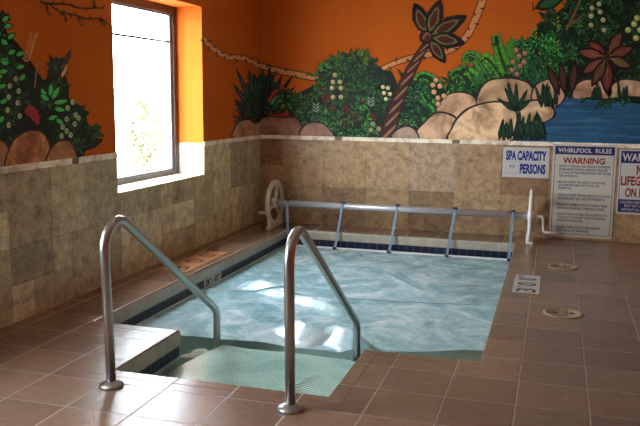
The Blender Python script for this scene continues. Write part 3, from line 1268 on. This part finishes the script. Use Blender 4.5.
GREENS = [(28, 62, 30), (38, 84, 38), (22, 50, 28), (48, 98, 42), (20, 44, 30), (34, 72, 30)]
def clump(P, poly, n, k, greens, L=(6, 11), W=(2.2, 3.6), dark=(14, 26, 16), leaves=(5, 8), seed=1, outline_=True):
    r = random.Random(seed)
    P.blob(poly, k(*dark), 5)
    x0, x1 = min(q[0] for q in poly), max(q[0] for q in poly)
    y0, y1 = min(q[1] for q in poly), max(q[1] for q in poly)
    sp_ = smooth(poly, 4)
    def inside(x, y):
        c = False
        for i in range(len(sp_)):
            (ax, ay), (bx, by) = sp_[i-1], sp_[i]
            if (ay > y) != (by > y) and x < (bx-ax)*(y-ay)/(by-ay)+ax:
                c = not c
        return c
    spots = []
    for _ in range(n*8):
        if len(spots) >= n: break
        x, y = r.uniform(x0, x1), r.uniform(y0, y1)
        if inside(x, y): spots.append((x, y))
    spots.sort(key=lambda s: s[1])
    for (x, y) in spots:
        g_ = r.choice(greens)
        m_ = r.randint(*leaves)
        a0 = r.uniform(0, 6.28)
        for j in range(m_):
            a = a0+6.28*j/m_+r.uniform(-.25, .25)
            f_ = r.uniform(.8, 1.25)
            c_ = tuple(v*f_ for v in g_)
            P.leaf(x, y, a, r.uniform(*L), r.uniform(*W), k(*dark), k(*c_))
def berries(layer, parent, spots, r_, c_, k):
    for (x, y) in spots:
        P = Paint('back', layer)
        P.disc(x, y, r_+.7, k(24, 24, 14))
        P.disc(x, y, r_, k(*c_))
        P.disc(x-r_*.25, y-r_*.25, r_*.45, k(*(min(255, v*1.2) for v in c_)))
        P.build('painted_berry', parent)
# corner plant, back-wall half
p = Paint('back', 2)
clump(p, [(258, 80), (266, 76), (276, 92), (282, 112), (278, 121), (258, 122)], 12, cb, [(22, 40, 36), (30, 52, 42)], L=(8, 13), W=(2.4, 3.8), dark=(14, 24, 24), seed=4)
for a, L, W, c_ in ((1.75, 58, 5, (26, 42, 38)), (1.45, 54, 5, (22, 38, 34)), (1.15, 46, 5.5, (30, 54, 44)), (.95, 52, 5, (24, 42, 36)), (.75, 44, 6, (34, 60, 48)), (.6, 30, 6, (28, 50, 40))):
    p.leaf(264, 116, a, L, W, cb(12, 20, 20), cb(*c_), cb(70, 92, 70))
for pts, c_ in (([(266, 114), (276, 104), (288, 100), (296, 106)], (44, 82, 60)), ([(268, 110), (272, 96), (282, 88), (291, 92)], (128, 40, 34)), ([(266, 116), (280, 116), (292, 113), (299, 116)], (112, 34, 30)), ([(268, 112), (276, 98), (285, 94)], (52, 92, 64))):
    p.stroke(pts, 8.5, 1.5, cb(34, 14, 14))
    p.stroke(pts, 6.5, .8, cb(*c_))
    p.stroke([(x_, y_-.5) for x_, y_ in pts], 1.2, .4, cb(min(255, c_[0]*1.5), min(255, c_[1]*1.5), min(255, c_[2]*1.4)))
p.build('painted_corner_plant', mural)
# left-hand rocks
def rock(pts, c_, side='back', layer=5, name='painted_rock', parent=None):
    k = cb if side == 'back' else cl
    P = Paint(side, layer)
    cx = sum(q[0] for q in pts)/len(pts)
    cy = sum(q[1] for q in pts)/len(pts)
    P.blob([(cx+(x-cx)*1.035+(1.0 if x > cx else -1.0), cy+(y-cy)*1.035+(-1.2 if y < cy else 0)) for x, y in pts], k(26, 14, 12))
    o1 = P
    P.blob(pts, k(*c_))
    return P.build(name, parent, M_mrock)
rock([(255, 136), (256, 124), (268, 117), (283, 118), (296, 119), (302, 128), (304, 136)], (128, 92, 72), parent=mural)
rock([(302, 136), (304, 127), (312, 123), (322, 124), (330, 131), (331, 137)], (136, 104, 88), layer=6, parent=mural)
# large bush
p = Paint('back', 3)
clump(p, [(284, 90), (292, 96), (300, 92), (308, 88), (318, 82), (320, 68), (332, 60), (346, 56), (358, 62), (372, 62), (384, 70), (392, 72), (398, 90), (392, 116), (390, 137), (330, 137), (300, 122), (288, 112)], 135, cb, GREENS, L=(7, 12), W=(2.8, 4.4), seed=9)
clump(p, [(346, 62), (352, 52), (362, 54), (372, 58), (374, 66), (360, 70)], 10, cb, [(72, 96, 34), (60, 84, 32)], L=(7, 11), W=(1.6, 2.4), dark=(40, 40, 18), seed=10)
r = random.Random(5)
for (x, y) in [(326, 98), (330, 106), (352, 86), (348, 92), (366, 92), (356, 118), (342, 122), (372, 118), (322, 92), (346, 110), (362, 104)]:
    for j in range(6):
        p.leaf(x, y, j*1.05+r.random(), 6, 3, cb(40, 12, 12), cb(96, 30, 22))
for (x, y, a) in [(305, 110, 2.0), (311, 108, 1.9), (303, 116, 2.1), (366, 100, 2.2), (370, 106, 2.0), (356, 103, 2.4), (362, 112, 2.3)]:
    p.leaf(x, y, a, 11, 3, cb(24, 36, 16), cb(132, 130, 62))
p.build('painted_bush', mural)
berries(4, mural, [(335, 75), (333, 82), (340, 82), (332, 88), (341, 88), (333, 97), (341, 97)], 2.4, (150, 140, 92), cb)
berries(4, mural, [(383, 87), (388, 88), (384, 93), (390, 94), (386, 99)], 2.1, (172, 165, 120), cb)
berries(4, mural, [(373, 124), (379, 129), (371, 130)], 2.6, (112, 118, 80), cb)
for (x, y) in [(371, 106), (316, 112)]:
    p = Paint('back', 4)
    for q in range(3):
        for j in (-1, 1):
            p.leaf(x, y-3*q, 1.57+j*.8, 5, 1.6, cb(112, 122, 114))
    p.build('painted_white_sprig', mural)
# plants between palm and rocks
p = Paint('back', 2)
clump(p, [(398, 88), (408, 84), (424, 80), (440, 88), (452, 92), (450, 112), (430, 130), (398, 136), (392, 120)], 55, cb, [(24, 58, 44), (34, 78, 44), (20, 48, 44), (48, 92, 48), (70, 70, 36)], L=(6, 11), W=(2, 3), seed=12)
def fern(x, y, pts, s, c1, c2):
    q = smooth(pts, 7, False)
    N = len(q)
    p.stroke(pts, 8*s, 4*s, cb(18, 36, 18))
    for i in range(0, N-1):
        dx, dy = q[i+1][0]-q[i][0], q[i+1][1]-q[i][1]
        a = math.atan2(-dy, dx)
        L = s*(13-7*i/N)
        for sd in (-1, 1):
            p.leaf(q[i][0], q[i][1], a+sd*.95, L, 3.6*s, cb(20, 44, 18), cb(*(c1 if (i+sd) % 3 else c2)))
    p.stroke(pts, 1.2*s, .7*s, cb(96, 130, 58))
clump(p, [(446, 96), (450, 80), (458, 72), (470, 70), (486, 74), (500, 70), (508, 78), (500, 92), (470, 100)], 22, cb, [(34, 84, 34), (48, 104, 40), (26, 62, 30)], L=(7, 13), W=(2, 3.2), seed=61)
fern(0, 0, [(448, 108), (440, 92), (432, 80), (422, 76), (416, 82)], .75, (54, 120, 42), (76, 142, 54))
fern(0, 0, [(516, 70), (512, 58), (510, 48), (514, 40)], .7, (60, 110, 36), (72, 122, 40))
fern(0, 0, [(470, 88), (466, 78), (458, 72), (452, 76)], .7, (52, 116, 40), (74, 134, 46))
fern(0, 0, [(430, 124), (424, 110), (416, 102), (410, 106)], .7, (40, 104, 44), (60, 120, 50))
fern(0, 0, [(450, 112), (446, 96), (440, 86), (436, 80)], .7, (52, 124, 42), (80, 156, 58))
fern(0, 0, [(444, 120), (436, 108), (428, 100), (424, 94)], .7, (50, 112, 46), (70, 140, 50))
fern(0, 0, [(492, 84), (484, 70), (476, 58), (468, 56), (466, 62)], .8, (62, 116, 38), (82, 134, 46))
fern(0, 0, [(484, 86), (474, 76), (464, 70), (460, 76)], .75, (84, 140, 44), (60, 120, 40))
fern(0, 0, [(508, 74), (502, 60), (498, 46), (496, 36)], .85, (62, 118, 36), (84, 128, 40))
fern(0, 0, [(502, 78), (494, 66), (486, 58), (484, 62)], .8, (70, 128, 40), (90, 140, 44))
for (x, y, a, L) in [(462, 92, 1.7, 26), (458, 92, 2.0, 24), (466, 90, 1.3, 26), (474, 84, 1.5, 22), (480, 82, 1.9, 22), (410, 86, 2.2, 22), (414, 88, 1.9, 20), (454, 96, 1.4, 28)]:
    p.leaf(x, y, a, L, 4.5, cb(12, 24, 14), cb(24, 60, 30))
p.build('painted_fern', mural)
berries(4, mural, [(436, 80), (440, 86), (434, 92), (438, 98), (444, 96), (438, 104), (433, 85)], 2.6, (176, 128, 92), cb)
# palm: trunk with pale spiral stripes, flower-like crown
p = Paint('back', 6)
tr = [(387, 138), (392, 118), (399, 97), (409, 74), (419, 56), (428, 42)]
p.stroke(tr, 16.5, 7.5, cb(26, 12, 12))
p.stroke(tr, 14.5, 6, cb(60, 27, 21))
q = smooth(tr, 10, False)
for i in range(3, len(q)-3, 6):
    w_ = 7-3.6*i/len(q)
    (x, y), (x2, y2) = q[i], q[i+2]
    p.blob([(x-w_*.95, y+w_*.75), (x-w_*.2, y-w_*.1), (x2+w_*.95, y2-w_*.65), (x2+w_*.95, y2-w_*.35), (x+w_*.05, y+w_*.2), (x-w_*.9, y+w_*1.0)], cb(128, 94, 72), 3)
HX, HY = 428, 37
for a, L, W in ((1.95, 35, 17), (1.25, 38, 17), (.50, 43, 17), (-.16, 36, 17), (-.98, 30, 14)):
    x, y = HX+2*math.cos(a), HY-2*math.sin(a)
    p.leaf(x, y, a, L, W, cb(20, 14, 12), None)
    p.leaf(x+3*math.cos(a), y-3*math.sin(a), a, L*.72, W*.62, cb(92, 86, 50), cb(66, 22, 15), tip=.5)
p.disc(HX-2, HY, 7, cb(22, 12, 12))
p.disc(HX-2, HY, 5, cb(74, 24, 20))
p.stroke([(HX-5, HY+2), (HX-1, HY-4), (HX+3, HY-1)], 1.2, 1, cb(120, 100, 70))
p.build('painted_palm_tree', mural)
# dense foliage on the right
p = Paint('back', 1)
clump(p, [(506, 70), (514, 52), (528, 40), (536, 28), (552, 16), (566, 4), (580, -20), (720, -20), (720, 96), (600, 100), (560, 92), (530, 82), (508, 84)], 230, cb, [(22, 50, 26), (28, 64, 32), (18, 40, 24), (34, 74, 36), (16, 36, 22), (40, 80, 40)], L=(8, 14), W=(3, 5), dark=(12, 22, 14), seed=15)
p.build('painted_foliage', mural)
p = Paint('back', 2)
clump(p, [(508, 66), (516, 48), (530, 40), (545, 36), (560, 40), (566, 58), (560, 78), (540, 86), (510, 84)], 70, cb, [(34, 96, 44), (28, 80, 38), (48, 112, 50), (24, 66, 34)], L=(5, 9), W=(2.4, 3.8), dark=(14, 30, 16), seed=16)
for (x, y) in [(542, 62), (556, 52), (556, 28), (534, 40), (520, 64), (548, 70)]:
    for j in range(5):
        p.leaf(x, y-2*j, 1.57+(.7 if j % 2 else -.7), 6, 2, cb(30, 60, 20), cb(130, 140, 44))
for (x, y, L) in [(532, 16, 10), (552, 6, 9), (575, 22, 9), (588, 40, 9), (600, 8, 9), (626, 8, 10), (618, 30, 8), (572, 42, 9)]:
    for j in range(9):
        p.leaf(x+18, y, j*.7, L, 2.4, cb(10, 18, 12), cb(28, 64, 34))
p.stroke([(566, 30), (574, 14), (582, -4)], 2, 2.5, cb(110, 66, 34))
p.stroke([(572, 24), (584, 14)], 2, 1.5, cb(96, 70, 36))
p.leaf(534, 9, .38, 34, 14, cb(12, 24, 14), cb(30, 66, 32))
p.stroke([(533, 11), (533, 2)], 1.5, .8, cb(20, 20, 12))
p.build('painted_bush', mural)
berries(3, mural, [(516, 50), (519, 56), (525, 53), (513, 62), (520, 66), (512, 70), (517, 74), (524, 62)], 2.7, (136, 92, 74), cb)
berries(3, mural, [(592, 8), (591, 16), (600, 12), (591, 25), (603, 20), (604, 30), (599, 4)], 2.5, (142, 140, 100), cb)
berries(3, mural, [(628, 30), (634, 24), (637, 18), (636, 38), (640, 30), (646, 36), (650, 28)], 3.0, (150, 150, 88), cb)
# right-hand rocks round the pond
rock([(393, 138), (398, 130), (408, 127), (415, 131), (417, 140)], (140, 118, 100), layer=7, parent=mural)
rock([(437, 112), (440, 104), (449, 95), (462, 93), (473, 97), (476, 106), (470, 120), (448, 124)], (172, 138, 110), layer=3, parent=mural)
rock([(416, 141), (417, 132), (424, 124), (435, 114), (446, 114), (456, 120), (455, 132), (452, 142)], (174, 140, 112), layer=5, parent=mural)
rock([(477, 106), (480, 92), (488, 82), (502, 79), (518, 80), (530, 86), (534, 100), (524, 112), (490, 112)], (166, 134, 104), layer=3, parent=mural)
rock([(532, 98), (536, 86), (548, 80), (560, 82), (564, 96), (556, 106), (538, 106)], (172, 132, 108), layer=4, parent=mural)
rock([(520, 106), (532, 101), (545, 103), (554, 112), (548, 120), (530, 124), (516, 118)], (176, 148, 116), layer=5, parent=mural)
rock([(574, 98), (576, 86), (588, 80), (604, 82), (612, 90), (608, 98), (590, 97)], (162, 126, 100), layer=3, parent=mural)
rock([(608, 97), (612, 86), (624, 80), (640, 82), (656, 90), (656, 97), (630, 96)], (162, 132, 106), layer=3, parent=mural)
rock([(452, 142), (453, 128), (460, 117), (472, 108), (490, 103), (508, 104), (516, 114), (514, 130), (506, 142)], (196, 166, 132), layer=6, parent=mural)
# dark grass tufts at the water's edge
def tuft(spec, layer=8, name='painted_grass'):
    P = Paint('back', layer)
    for (x, y, a, L, W) in spec:
        P.leaf(x, y, a, L, W, cb(10, 18, 14), cb(24, 48, 32), tip=.35)
    P.build(name, mural)
r = random.Random(31)
tuft([(500+44*k/17+r.uniform(-1, 1), 141, 1.57+r.uniform(-.25, .25), r.uniform(18, 32), 5.5) for k in range(18)])
tuft([(516, 112, a, L, 5) for a, L in ((1.57, 30), (1.1, 26), (2.0, 28), (2.5, 24), (.7, 20), (1.85, 32))], 9)
tuft([(545+r.uniform(-7, 14), 108, 1.57+r.uniform(-.35, .35), r.uniform(18, 28), 4.5) for k in range(12)], 6)
tuft([(x, 101, 1.57+r.uniform(-.2, .2), r.uniform(14, 22), 4) for x in (592, 595, 598, 601)], 6)
tuft([(x, 101, 1.57+r.uniform(-.2, .2), r.uniform(14, 22), 4) for x in (620, 623, 626)], 6)
# big red-brown flower plant
p = Paint('back', 7)
FX, FY = 607, 57
for a, L, W, c_ in ((2.45, 26, 13, (104, 40, 34)), (1.05, 32, 14, (96, 52, 38)), (2.95, 32, 13, (108, 54, 40)), (.35, 30, 13, (98, 48, 36)), (-.40, 28, 12, (92, 70, 42)), (-2.55, 32, 13, (100, 56, 40)), (-1.57, 38, 15, (92, 40, 34)), (-2.05, 34, 12, (84, 56, 36))):
    p.leaf(FX, FY, a, L, W, cb(30, 12, 12), cb(*c_), cb(120, 96, 58))
p.disc(FX, FY, 3, cb(60, 28, 20))
for (x, y, a, L) in [(565, 96, 1.7, 36), (560, 96, 1.95, 34), (571, 96, 1.45, 36)]:
    p.leaf(x, y, a, L, 9, cb(24, 14, 12), cb(66, 34, 26))
p.build('painted_flower', mural)

# left wall mural
murl = thing('wall_mural', 'jungle mural with leaves and brown rocks painted on left wall', 'mural', (0, -3.0, 1.11))
p = Paint('left', 1, clip=-3.40)
def cl_(r, g, b): return cl(r, g, b)
BR_ = [([(40, 2), (52, 4), (66, 4), (80, 8), (96, 8), (104, 8)], 2.0), ([(50, 5), (58, 11), (64, 15), (67, 21)], 1.6), ([(60, 12), (70, 14), (78, 16), (88, 19), (100, 18), (107, 24)], 1.6), ([(77, 15.5), (79, 23)], 1.3), ([(46, 4), (48, 13)], 1.5), ([(94, 8), (94, 0)], 2), ([(99, 18), (102, 24)], 1.2)]
for pts, w_ in BR_:
    p.stroke(pts, w_, w_*.7, cl_(34, 22, 12))
    q = smooth(pts, 4, False)
    for i in range(1, len(q), 3):
        p.leaf(q[i][0], q[i][1], rnd.choice((-1.9, -1.2, 1.2, 2.0, -.6)), 4.5, 1.6, cl_(36, 26, 14))
p.build('painted_branch', murl)
p = Paint('left', 1)
vine(p, [(202.5, 38), (209, 45), (218, 52), (228, 57), (242, 58), (252, 62), (262, 67)], 4.5, 4, 'left', (118, 80, 52))
p.build('painted_vine', murl)
p = Paint('left', 2)
clump(p, [(240, 112), (243, 98), (250, 84), (262, 78), (262, 122), (244, 122)], 10, cl, [(22, 36, 30), (28, 46, 34)], L=(8, 12), W=(2.4, 3.4), dark=(12, 18, 18), seed=40)
for a, L, W in ((1.5, 56, 5), (1.75, 50, 5), (1.98, 54, 5.5), (2.2, 42, 6), (2.5, 30, 7), (2.75, 22, 6), (1.62, 44, 5)):
    p.leaf(257, 117, a, L, W, cl(12, 16, 16), cl(28, 46, 38), cl(60, 78, 60))
p.build('painted_corner_plant', murl)
rock([(234, 139), (235, 128), (240, 122), (248, 120), (255, 124), (262, 122), (262.3, 135)], (98, 72, 56), 'left', 4, parent=murl)
p = Paint('left', 1, clip=-3.40)
clump(p, [(-24, 30), (-8, 14), (2, 22), (8, 34), (18, 44), (30, 60), (44, 80), (50, 66), (60, 64), (68, 84), (70, 100), (84, 108), (88, 124), (98, 130), (88, 146), (78, 158), (40, 166), (-30, 172)], 60, cl, [(20, 38, 22), (16, 30, 20), (24, 46, 26)], L=(8, 14), W=(3.5, 5.5), dark=(12, 16, 12), seed=44)
p.leaf(74, 150, .75, 34, 9, cl(10, 12, 12))
p.leaf(80, 150, .45, 26, 9, cl(10, 12, 12), cl(18, 22, 20))
p.leaf(70, 140, 1.1, 34, 8, cl(12, 18, 14), cl(20, 30, 22))
p.build('painted_foliage', murl)
p = Paint('left', 3, clip=-3.40)
r = random.Random(77)
for (x, y, a) in [(0, 22, .6), (2, 28, .3), (6, 40, .7), (6, 55, .5), (14, 56, .4), (-2, 60, 0), (14, 68, .2), (-3, 72, .1), (18, 82, .9), (-4, 88, .3), (8, 46, 2.4), (2, 36, 2.6), (-2, 104, .5), (-3, 124, .9), (10, 64, 2.9), (-10, 50, .4), (-8, 78, .2), (-12, 98, .3)]:
    p.leaf(x, y, a, 11.5, 7, cl(10, 18, 10), cl(36, 108, 48), cl(20, 60, 28))
for (x, y, a, L) in [(50, 100, 1.55, 19), (50, 102, 1.05, 20), (50, 104, .2, 20), (48, 104, 2.0, 20), (46, 120, .35, 13), (50, 102, 2.5, 14), (54, 118, -.6, 12), (52, 108, -.2, 14)]:
    p.leaf(x, y, a, L, 7, cl(10, 18, 10), cl(40, 112, 52), cl(20, 60, 28))
p.blob([(24, 112), (28, 105), (35, 108), (39, 118), (37, 125), (30, 118)], cl(88, 22, 28))
p.stroke([(34, 88), (36, 70), (38, 62), (42, 74)], 1.4, 1, cl(96, 62, 44))
for i in range(9):
    y = 62-i*3.2
    x = 26+i*.9
    for s in (-1, 1):
        p.leaf(x, y, 1.57+s*.75, 6.5, 2.2, cl(104, 78, 40) if i % 2 else cl(120, 62, 34))
for (x, y, a) in [(60, 74, 1.3), (56, 76, 1.7), (64, 66, 1.2)]:
    p.leaf(x, y, a, 18, 5, cl(16, 18, 16), cl(36, 42, 34))
p.leaf(61, 78, 1.2, 14, 4, cl(120, 84, 56))
p.build('painted_leaves', murl)
for (x, y) in [(15, 79), (9, 86), (18, 91), (8, 97), (17, 103), (7, 110), (19, 116), (8, 125), (72, 102), (67, 108), (66, 119), (75, 115), (62, 127), (74, 124), (70, 135), (61, 136), (78, 118), (66, 131)]:
    p = Paint('left', 4, clip=-3.40)
    p.disc(x, y, 3.0, cl(18, 20, 14), 3.6)
    p.disc(x, y, 2.2, cl(94, 100, 76), 2.9)
    p.disc(x+.4, y, .8, cl(64, 64, 48))
    p.build('painted_berry', murl)
rock([(8, 168), (8, 152), (16, 138), (30, 131), (42, 134), (49, 148), (48, 164)], (112, 74, 42), 'left', 5, parent=murl)
rock([(47, 164), (50, 150), (58, 142), (68, 142), (74, 152), (73, 160)], (106, 74, 44), 'left', 6, parent=murl)
rock([(-30, 172), (-30, 142), (-10, 138), (4, 144), (10, 158), (7, 168)], (94, 64, 42), 'left', 4, parent=murl)
